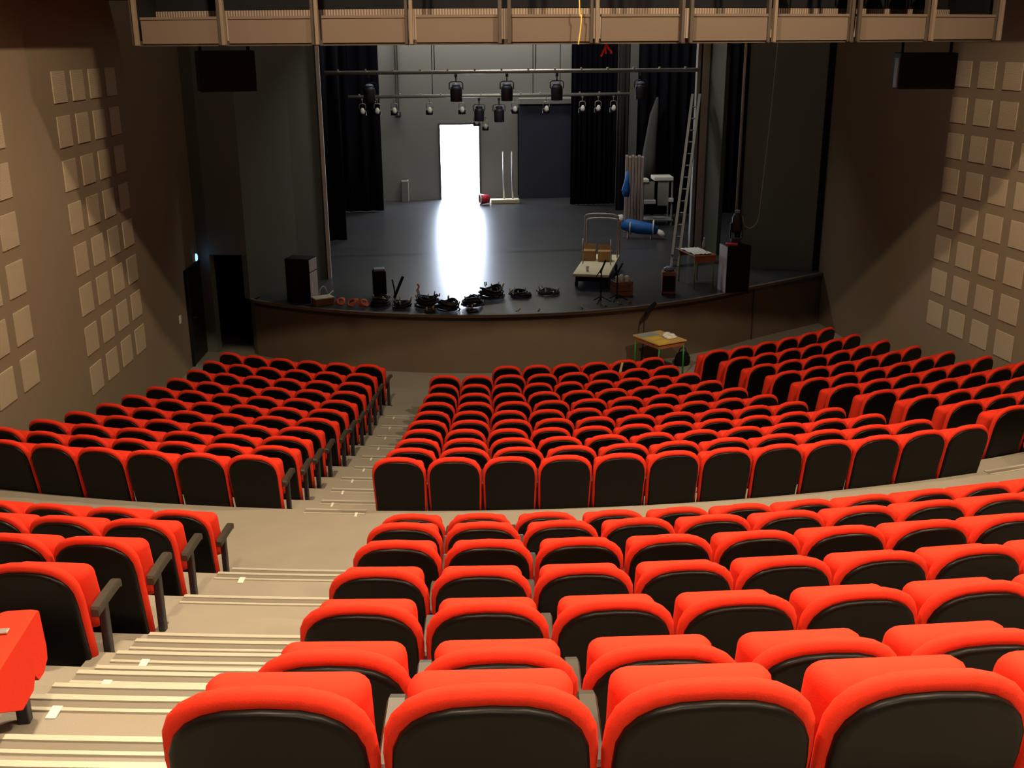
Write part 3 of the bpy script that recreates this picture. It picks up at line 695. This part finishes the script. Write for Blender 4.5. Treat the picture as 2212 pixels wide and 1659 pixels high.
def hank(x, y, rz, label, s=1.0):
    t = thing('cable_hank', label, 'cable', (x, y, ZS), rz, 'bright orange cable hanks')
    for k in range(4):
        a0 = -.5+k*.06; pts = [(.11*s*cos(g)*(1+.1*k), .10*s*sin(g)+.02*k, .10*s+.085*s*sin(g*1+.3*k)*.9+.02) for g in [2*pi*i/16 for i in range(16)]]
        MB().tube(pts, .017, 6, closed=True).obj('loop', M['orange'], t)
hank(-3.50, 20.70, .3, 'bright orange cable hank nearest the low brown box', .62); hank(-3.28, 20.56, -.4, 'bright orange cable hank, middle of the three', .68); hank(-3.03, 20.52, .8, 'bright orange cable hank nearest the black cable heap', .62)
for q, (x, y) in enumerate(((-.10, 19.75), (.30, 19.72), (1.15, 19.80), (1.62, 19.92), (1.95, 20.02), (2.16, 20.10))):
    t = thing('cable_plug', 'small brass plug at the stage edge, %s past the light streak' % ORDN[q], 'plug', (x, y, ZS), q*.7, 'brass plugs along the stage edge')
    MB().cyl((0, 0, .016), (.05, .02, .06), .014, 8).obj('body', M['brass'], t); MB().cyl((-.05, -.02, .012), (0, 0, .02), .008, 6).obj('cable_end', M['cable'], t)
st = thing('strap', 'pale tan strap standing up from the ragged cable heap', 'strap', (-2.02, 20.62, ZS+.05))
MB().tube(catmull([(.02, 0, 0), (.06, 0, .12), (.02, .02, .22), (.06, .01, .30), (.03, 0, .36)], 5), .018, 6).obj('band', M['ribbon'], st)
bc = thing('flight_case', 'upright black case behind the cable heaps, pale blue on top', 'case', (-2.74, 21.45, ZS), .1)
MB().box((-.13, -.13, 0), (.13, .13, .53), .012).obj('body', M['black'], bc); MB().box((-.11, -.11, .53), (.11, .11, .58), .01).obj('top_cap', M['lampblue'], bc)
ln = thing('microphone_stand', 'folded black microphone stand leaning beside the upright black case', 'stand', (-2.45, 21.25, ZS))
MB().tube([(0, 0, .0), (.09, .05, .20), (.19, .08, .42)], .03, 8).obj('tube', M['black'], ln); MB().tube([(.02, .03, .0), (.0, .0, .22), (-.03, 0, .38)], .015, 8).obj('leg', M['black'], ln)

# trolley with cream top, chrome hoops, two cardboard boxes
tr = thing('stage_trolley', 'low wheeled trolley with a cream top and chrome end frames', 'trolley', (1.96, 22.48, ZS), -.31)
MB().box((-.38, -1.12, .27), (.38, 1.12, .33), .015).obj('top', M['cream'], tr)
MB().box((-.33, -1.05, .16), (.33, 1.05, .27), .01).obj('chassis', M['black'], tr)
for sx in (-1, 1):
    for sy in (-1, 1): MB().lathe([(.01, -.025), (.075, -.025), (.08, 0), (.075, .025), (.01, .025)], (sx*.33, sy*.85, .08), 16, 'X').obj('wheel', M['steel'], tr)
for yy, hh in ((1.06, .80), (.70, .95)):
    MB().tube(catmull([(-.36, yy, .34), (-.36, yy, .34+hh*.8), (-.30, yy, .34+hh), (.30, yy, .34+hh), (.36, yy, .34+hh*.8), (.36, yy, .34)], 5), .017, 8).obj('hoop', M['alu'], tr)
for sx in (-1, 1): MB().cyl((sx*.30, -.1, .34), (sx*.30, -.1, .34+.55), .013, 8).obj('upright', M['alu'], tr)
for (x, y, rz, tl, lab) in ((1.86, 22.95, -.3, .15, 'open brown cardboard box on the cream trolley, door side'), (2.19, 22.80, -.2, -.1, 'brown cardboard box on the cream trolley, ladder side')):
    cb = thing('cardboard_box', lab, 'box', (x, y, ZS+.331), rz)
    MB().box((-.15, -.12, 0), (.15, .12, .22), .004).obj('carton', M['card'], cb)
    f_ = MB(); f_.add([(-.15, .12, .22), (.15, .12, .22), (.15, .16, .33), (-.15, .16, .33), (-.15, .125, .22), (.15, .125, .22), (.15, .165, .33), (-.15, .165, .33)], [(0, 1, 2, 3), (7, 6, 5, 4), (0, 3, 7, 4), (1, 5, 6, 2), (2, 6, 7, 3)]); f_.obj('flap', M['card'], cb)
wt = thing('white_cup', 'small white cup at the audience end of the cream trolley', 'cup', (1.61, 21.75, ZS+.34))
MB().lathe([(.012, 0), (.028, 0), (.036, .10), (.03, .10), (.024, .01)], (0, 0, 0), 12).obj('beaker', M['white'], wt)
def mic_stand(x, y, h_, lab, dx):
    t = thing('music_stand', lab, 'stand', (x, y, ZS))
    MB().cyl((0, 0, .02), (0, 0, h_*.82), .014, 8).obj('pole', M['black'], t)
    for k in range(3): MB().cyl((0, 0, .12), (.22*cos(k*2.1), .22*sin(k*2.1), .0), .010, 6).obj('leg', M['black'], t)
    MB().cyl((-.02*dx, 0, h_*.70), (.09*dx, .04, h_), .018, 8).cyl((-.10*dx, 0, h_*.62), (0, 0, h_*.80), .010, 6).obj('boom', M['black'], t)
mic_stand(1.62, 20.30, .84, 'black folding stand in front of the cream trolley, door side', 1.0); mic_stand(1.97, 20.42, .74, 'black folding stand beside the brown wooden crate', 1.2)
cr = thing('wooden_crate', 'brown wooden crate holding white bundles at the stage edge', 'crate', (2.17, 20.92, ZS), .12)
k_ = MB()
for z in (0, .10, .20): k_.box((-.19, -.16, z+.005), (.19, -.145, z+.09)).box((-.19, .145, z+.005), (.19, .16, z+.09)).box((-.19, -.145, z+.005), (-.175, .145, z+.09)).box((.175, -.145, z+.005), (.19, .145, z+.09))
k_.obj('slats', M['crate'], cr); MB().box((-.175, -.145, 0), (.175, .145, .01)).obj('bottom', M['crate'], cr)
for q, (x, y) in enumerate(((-.095, -.055), (.0, .05), (.095, -.055))):
    t = thing('white_bundle', 'crumpled white bundle in the wooden crate, %s from the trolley' % ORDN[q], 'bundle', (2.17+x, 20.92+y, ZS+.2), q, 'white bundles in the wooden crate')
    MB().lathe([(.01, 0), (.055, .01), (.066, .07), (.045, .14), (.058, .18), (.01, .21)], (0, 0, 0), 9, sx=1.0, sy=.8).obj('cloth', M['paper'], t)
am = thing('amplifier', 'brown upright box with pale blue top below the ladder', 'amplifier', (3.13, 20.85, ZS), -.2)
MB().box((-.14, -.14, .03), (.14, .14, .48), .012).obj('cabinet', M['crate'], am); MB().box((-.12, -.155, .08), (.12, -.14, .40), .004).obj('grille', M['black'], am)
MB().lathe([(.01, .48), (.10, .48), (.11, .53), (.06, .57), (.01, .58)], (0, 0, 0), 14).obj('top_bag', M['lampblue'], am)
for sx in (-1, 1): MB().box((sx*.12-.02, -.12, 0), (sx*.12+.02, .12, .03)).obj('foot', M['black'], am)
# small table with white cloth
tb = thing('small_table', 'small orange wooden table under white papers beside the ladder', 'table', (3.92, 21.62, ZS), .14)
MB().box((-.25, -.45, .68), (.25, .45, .71), .006).obj('top', M['orangewood'], tb); MB().box((-.23, -.43, .56), (.23, -.41, .68)).box((-.23, .41, .56), (.23, .43, .68)).obj('apron_rail', M['orangewood'], tb)
for sx in (-1, 1):
    for sy in (-1, 1): MB().cyl((sx*.21, sy*.40, 0), (sx*.21, sy*.40, .68), .014, 8).obj('leg', M['greencloth'], tb)
pc = MB(); n = 10; vs = []
for i in range(n+1):
    for j in range(n+1):
        x, y = -.24+.40*i/n, -.40+.72*j/n; vs.append((3.92+x*cos(.14)-y*sin(.14), 21.62+x*sin(.14)+y*cos(.14), ZS+.715+.02*abs(sin(i*1.3+j*.7))))
pc.add(vs, [(i*(n+1)+j, (i+1)*(n+1)+j, (i+1)*(n+1)+j+1, i*(n+1)+j+1) for i in range(n) for j in range(n)]); pc.add([(x, y, z+.006) for x, y, z in vs], [(i*(n+1)+j, i*(n+1)+j+1, (i+1)*(n+1)+j+1, (i+1)*(n+1)+j) for i in range(n) for j in range(n)])
pc.obj('paper_sheets', M['paper'], label='rumpled white papers spread over the small orange table', cat='papers')
bo = thing('water_bottle', 'clear pale bottle standing on the small orange table', 'bottle', (4.12, 21.80, ZS+.71))
MB().lathe([(.01, 0), (.035, 0), (.036, .15), (.015, .20), (.013, .23)], (0, 0, 0), 12).obj('body', M['bluegrey'], bo); MB().lathe([(.005, .23), (.016, .23), (.016, .255), (.005, .255)], (0, 0, 0), 10).obj('cap', M['white'], bo)
# stacked planks, blue cloth, blue bundle, grey frame
sk = thing('stacked_platforms', 'tall stack of upright wooden stage panels against the drape', 'stage panels', (4.07, 28.3, ZS), -.20)
for k in range(6): MB().box((-.25+k*.083, -.12, 0), (-.25+k*.083+.070, .35, 2.02-.03*(k % 2)), .006).obj('panel', M['plank'], sk)
MB().loft([[(3.80+a_, 27.90+b_, z) for a_, b_ in ((-.02-w_, -.03), (w_*.5, -.05), (w_*.5, .05), (-.02-w_, .04))] for z, w_ in ((1.78, .07), (1.95, .13), (2.2, .06), (2.45, .02))], smooth=True).obj('blue_cloth', M['blue'], label='blue cloth draped down the side of the stacked panels', cat='cloth')
bt = thing('blue_bundle', 'long blue tarpaulin bundle lying across the stage by the trolley', 'bundle', (3.98, 27.15, ZS), -.28)
MB().tube([(-.48, 0, .34), (-.30, 0, .36), (0, 0, .30), (.30, 0, .27), (.46, 0, .24)], .1, 14, rr=[.10, .17, .17, .15, .10]).obj('tarpaulin', M['blue'], bt)
for x in (-.24, .36): MB().tube([(x, .18*cos(g), .31+.18*sin(g)) for g in [2*pi*i/14 for i in range(14)]], .02, 6, closed=True).obj('strap', M['white'], bt)
MB().tube([(.44, 0, .22), (.56, -.03, .16), (.66, -.05, .06)], .1, 10, rr=[.07, .09, .06]).obj('white_end', M['white'], bt, label='white bundled end')
MB().tube([(-.50, 0, .36), (-.50, 0, .5), (-.50, 0, .62)], .05, 10, rr=[.05, .09, .06]).obj('white_knob', M['white'], bt, label='white knob standing at one end')
for x in (-.3, .3): MB().cyl((x, -.14, 0), (x, .0, .2), .02, 6).cyl((x, .14, 0), (x, 0, .2), .02, 6).obj('trestle', M['greymetal'], bt)
gf = thing('equipment_cart', 'grey metal equipment cart with pale tops near the stacked panels', 'cart', (4.98, 29.5, ZS), -.08)
for sx in (-.40, .40):
    for sy in (-.28, .28): MB().box((sx-.02, sy-.02, 0), (sx+.02, sy+.02, 1.25), .004).obj('upright', M['greymetal'], gf)
MB().box((-.45, -.32, .12), (.45, .32, .16), .006).obj('shelf', M['greymetal'], gf); MB().box((-.42, -.30, .60), (-.05, .30, .70), .01).obj('drawer', M['white'], gf)
MB().box((-.44, -.30, .72), (-.10, -.27, 1.22), .006).obj('panel', M['greymetal'], gf); MB().box((.0, -.30, .55), (.30, -.27, 1.22), .006).obj('panel', M['greymetal'], gf)
MB().box((-.12, -.33, 1.24), (.42, .30, 1.34), .012).obj('top', M['white'], gf); MB().box((-.46, -.33, 1.20), (-.26, .10, 1.28), .01).obj('top', M['white'], gf); MB().box((.30, -.34, .66), (.44, -.20, .76), .01).obj('clamp', M['white'], gf)
# bucket, two poles on base, small cabinet by the back wall
bk = thing('red_bucket', 'red bucket tipped on its side by the bright doorway', 'bucket', (.60, 34.0, ZS+.17), .15)
MB().lathe([(.02, .0), (.13, 0), (.17, .30), (.16, .30), (.12, .02)], (.14, 0, 0), 18, 'X').obj('pail', M['redp'], bk)
bk.children[0].rotation_euler = (0, 0, pi); bk.children[0].location = (.2, 0, 0)
MB().tube([(-.22, .16*cos(g), .16*sin(g)) for g in [2*pi*i/18 for i in range(18)]], .022, 6, closed=True).obj('rim', M['white'], bk, label='white rim')
bs = thing('pole_stand', 'cream base carrying two upright pale poles near the doorway', 'stand', (1.20, 34.2, ZS))
MB().box((-.46, -.16, 0), (.46, .16, .13), .02).obj('base', M['cream'], bs)
for x in (-.02, .26): MB().cyl((x, 0, .13), (x-.03, 0, 1.62), .030, 8, .022).obj('pole', M['pipe'], bs)
sc_ = thing('small_cabinet', 'small grey cabinet with a white edge against the back wall', 'cabinet', (-1.97, YB-.22, ZS))
MB().box((-.11, -.16, 0), (.09, .16, .66), .008).obj('body', M['greymetal'], sc_); MB().box((.09, -.17, .02), (.12, .16, .68), .004).obj('edge', M['white'], sc_)

# ------------------------------------------------------------------ below the stage: desk, lamp, bag
dk = thing('school_desk', 'small wooden desk with green tube legs below the stage', 'desk', (2.53, 19.10, ZF), .41)
MB().box((-.33, -.41, .70), (.33, .41, .73), .006).obj('top', M['wood'], dk)
MB().box((-.30, -.38, .62), (.30, .38, .70)).obj('tray', M['orangewood'], dk)
for sx in (-1, 1):
    for sy in (-1, 1): MB().cyl((sx*.29, sy*.37, 0), (sx*.29, sy*.37, .66), .016, 8).obj('leg', M['green'], dk)
def on_desk(x, y): return (2.53+x*cos(.41)-y*sin(.41), 19.10+x*sin(.41)+y*cos(.41), ZF+.73)
t = thing('folder', 'yellow folder at the audience edge of the green-legged desk', 'folder', on_desk(-.18, -.30), .41); MB().box((-.13, -.09, 0), (.13, .09, .012)).obj('cover', M['yellowp'], t)
t = thing('folder', 'second yellow folder lying behind the first on the green-legged desk', 'folder', on_desk(-.14, -.02), .45); MB().box((-.12, -.07, 0), (.12, .07, .012)).obj('cover', M['yellowp'], t)
t = thing('script_sheets', 'grey sheets along the stage side of the green-legged desk', 'papers', on_desk(-.10, .24), .41); MB().box((-.20, -.12, 0), (.20, .12, .01)).obj('sheet', M['bluegrey'], t)
t = thing('crumpled_paper', 'crumpled white papers heaped on the green-legged desk', 'papers', on_desk(.17, -.05), .2)
rnd = random.Random(3); c_ = MB()
for k in range(7):
    x, y, r_ = rnd.uniform(-.1, .1), rnd.uniform(-.16, .16), rnd.uniform(.05, .08)
    c_.lathe([(.005, 0), (r_*.9, .005), (r_, .02+.02*rnd.random()), (r_*.6, .05), (.005, .06)], (x, y, 0), 7, sx=1.2, sy=.8)
c_.obj('paper_heap', M['paper'], t)
sl = thing('stand_lamp', 'slim black stand with a tilted lamp head behind the desk', 'lamp', (2.31, 19.54, ZF))
MB().cyl((0, 0, .015), (.02, 0, 1.02), .010, 8).obj('pole', M['black'], sl); MB().lathe([(.01, 0), (.13, 0), (.13, .012), (.02, .03), (.01, .03)], (0, 0, 0), 16).obj('base', M['black'], sl)
MB().tube([(.02, 0, 1.02), (.06, .0, 1.10), (.15, .02, 1.19), (.24, .04, 1.29)], .02, 10, rr=[.012, .035, .055, .035]).obj('head', M['black'], sl)
bg = thing('black_bag', 'black bag on the floor beside the green-legged desk', 'bag', (3.14, 19.62, ZF), .3)
MB().loft([[(.16*k*cos(g), .11*k*sin(g), z) for g in [2*pi*i/14 for i in range(14)]] for z, k in ((0, .9), (.04, 1.05), (.16, 1.0), (.24, .75), (.27, .3))]).obj('body', M['black'], bg)
MB().tube(catmull([(-.09, 0, .24), (-.05, 0, .34), (.05, 0, .34), (.09, 0, .24)], 5), .010, 6).obj('handle', M['black'], bg)
th = -.0562+4*.5177/RL[10]-.010
rb = thing('paper_tag', 'tan paper tag hanging on the back of a front-row seat', 'tag', pol(RL[10]+.045, th, FL[10]+.80), th)
v_ = [(.02, -.002, .03), (.055, -.002, .02), (.03, .02, -.14), (-.02, .03, -.26), (-.03, .03, -.27), (-.01, .015, -.12)]
q_ = MB(); q_.add(v_ + [(x, y-.006, z) for x, y, z in v_], [(0, 1, 2, 5), (5, 2, 3, 4), (6, 11, 8, 7), (11, 10, 9, 8), (0, 6, 7, 1), (1, 7, 8, 2), (2, 8, 9, 3), (3, 9, 10, 4), (4, 10, 11, 5), (5, 11, 6, 0)]); q_.obj('slip', M['ribbon'], rb)
db = thing('dark_bag', 'small dark bag on the carpet by the first seat opposite the door', 'bag', (3.36, 19.05, ZF))
MB().loft([[(.10*k*cos(g), .08*k*sin(g), z) for g in [2*pi*i/12 for i in range(12)]] for z, k in ((0, .9), (.06, 1.0), (.13, .7), (.15, .2))]).obj('body', M['black'], db)

# ------------------------------------------------------------------ light
WARM = (1.0, .79, .52)
def spot(x, y, z, e, ang=126, blend=.25, target=None, size=.10, col=WARM):
    l = bpy.data.lights.new('house_light', 'SPOT'); l.energy = e; l.spot_size = math.radians(ang); l.spot_blend = blend; l.shadow_soft_size = size; l.color = col
    o = bpy.data.objects.new('house_light', l); COL.objects.link(o); o.location = (x, y, z)
    dv = Vector(target)-Vector((x, y, z)) if target else Vector((0, 0, -1)); o.rotation_euler = dv.to_track_quat('-Z', 'Y').to_euler(); return o
for x in (-3.2, 3.2): spot(x, 8.0, 9.5, 2000, 150)
for x in (-3.5, 0.0, 3.5): spot(x, 2.5, 9.5, 1150, 108, .35)
for x in (-2.5, 2.5): spot(x, -2.5, 9.5, 900, 108, .35)
def area(name, loc, target, sx, sy, e, col):
    l = bpy.data.lights.new(name, 'AREA'); l.shape = 'RECTANGLE'; l.size = sx; l.size_y = sy; l.energy = e; l.color = col
    o = bpy.data.objects.new(name, l); COL.objects.link(o); o.location = loc; o.rotation_euler = (Vector(target)-Vector(loc)).to_track_quat('-Z', 'Y').to_euler()
area('work_light', (.5, 34.55, 8.2), (.5, 35.3, 3.5), 8, .3, 330, (1, .97, .86))
area('work_light', (.8, 25.4, 9.6), (1.0, 25.0, 0), 6, .8, 330, (1, .95, .86))
area('bridge_work_light', (0, 17.0, 9.4), (0, 22.0, 2), 9, .5, 40, (.92, 1, .88))
area('rear_fill_light', (0, -5.4, 8.6), (0, 20, 2.0), 5, 1, 12, (.95, 1, .92))  # weak fill added behind the camera to lift the shadows
pt = bpy.data.lights.new('daylight_portal', 'AREA'); pt.shape = 'RECTANGLE'; pt.size = DX1-DX0; pt.size_y = DZ1-ZS; pt.cycles.is_portal = True
po = bpy.data.objects.new('daylight_portal', pt); COL.objects.link(po); po.location = ((DX0+DX1)/2, YB+.29, (DZ1+ZS)/2); po.rotation_euler = Vector((0, -1, 0)).to_track_quat('-Z', 'Y').to_euler()
wd = bpy.data.worlds.new('daylight'); S.world = wd; wd.use_nodes = True
wd.node_tree.nodes['Background'].inputs['Color'].default_value = (.70, .80, 1.0, 1); wd.node_tree.nodes['Background'].inputs['Strength'].default_value = 42

# ------------------------------------------------------------------ camera
yaw, pitch, roll = math.radians(6.3995), math.radians(17.8183), math.radians(-.3382)
fwd = Vector((sin(yaw)*cos(pitch), cos(yaw)*cos(pitch), -sin(pitch))); right = Vector((cos(yaw), -sin(yaw), 0)); up = right.cross(fwd)
r2 = right*cos(roll)+up*sin(roll); u2 = -right*sin(roll)+up*cos(roll)
cam = bpy.data.cameras.new('camera'); co = bpy.data.objects.new('camera', cam); COL.objects.link(co)
cam.sensor_width = 36; cam.lens = 36*2299.6/2212; cam.clip_start = .05; cam.clip_end = 200
m4 = Matrix((r2, u2, -fwd)).transposed().to_4x4(); m4.translation = Vector((-2.4405, 0, 5.7143)); co.matrix_world = m4
S.camera = co
S.view_settings.view_transform = 'Standard'; S.view_settings.look = 'None'; S.view_settings.exposure = 0.0; S.view_settings.gamma = 1.0
S.cycles.sample_clamp_indirect = 6.0; S.cycles.max_bounces = 6; S.cycles.diffuse_bounces = 1; S.cycles.glossy_bounces = 3; S.cycles.caustics_reflective = False; S.cycles.caustics_refractive = False
print('seats', nseat)
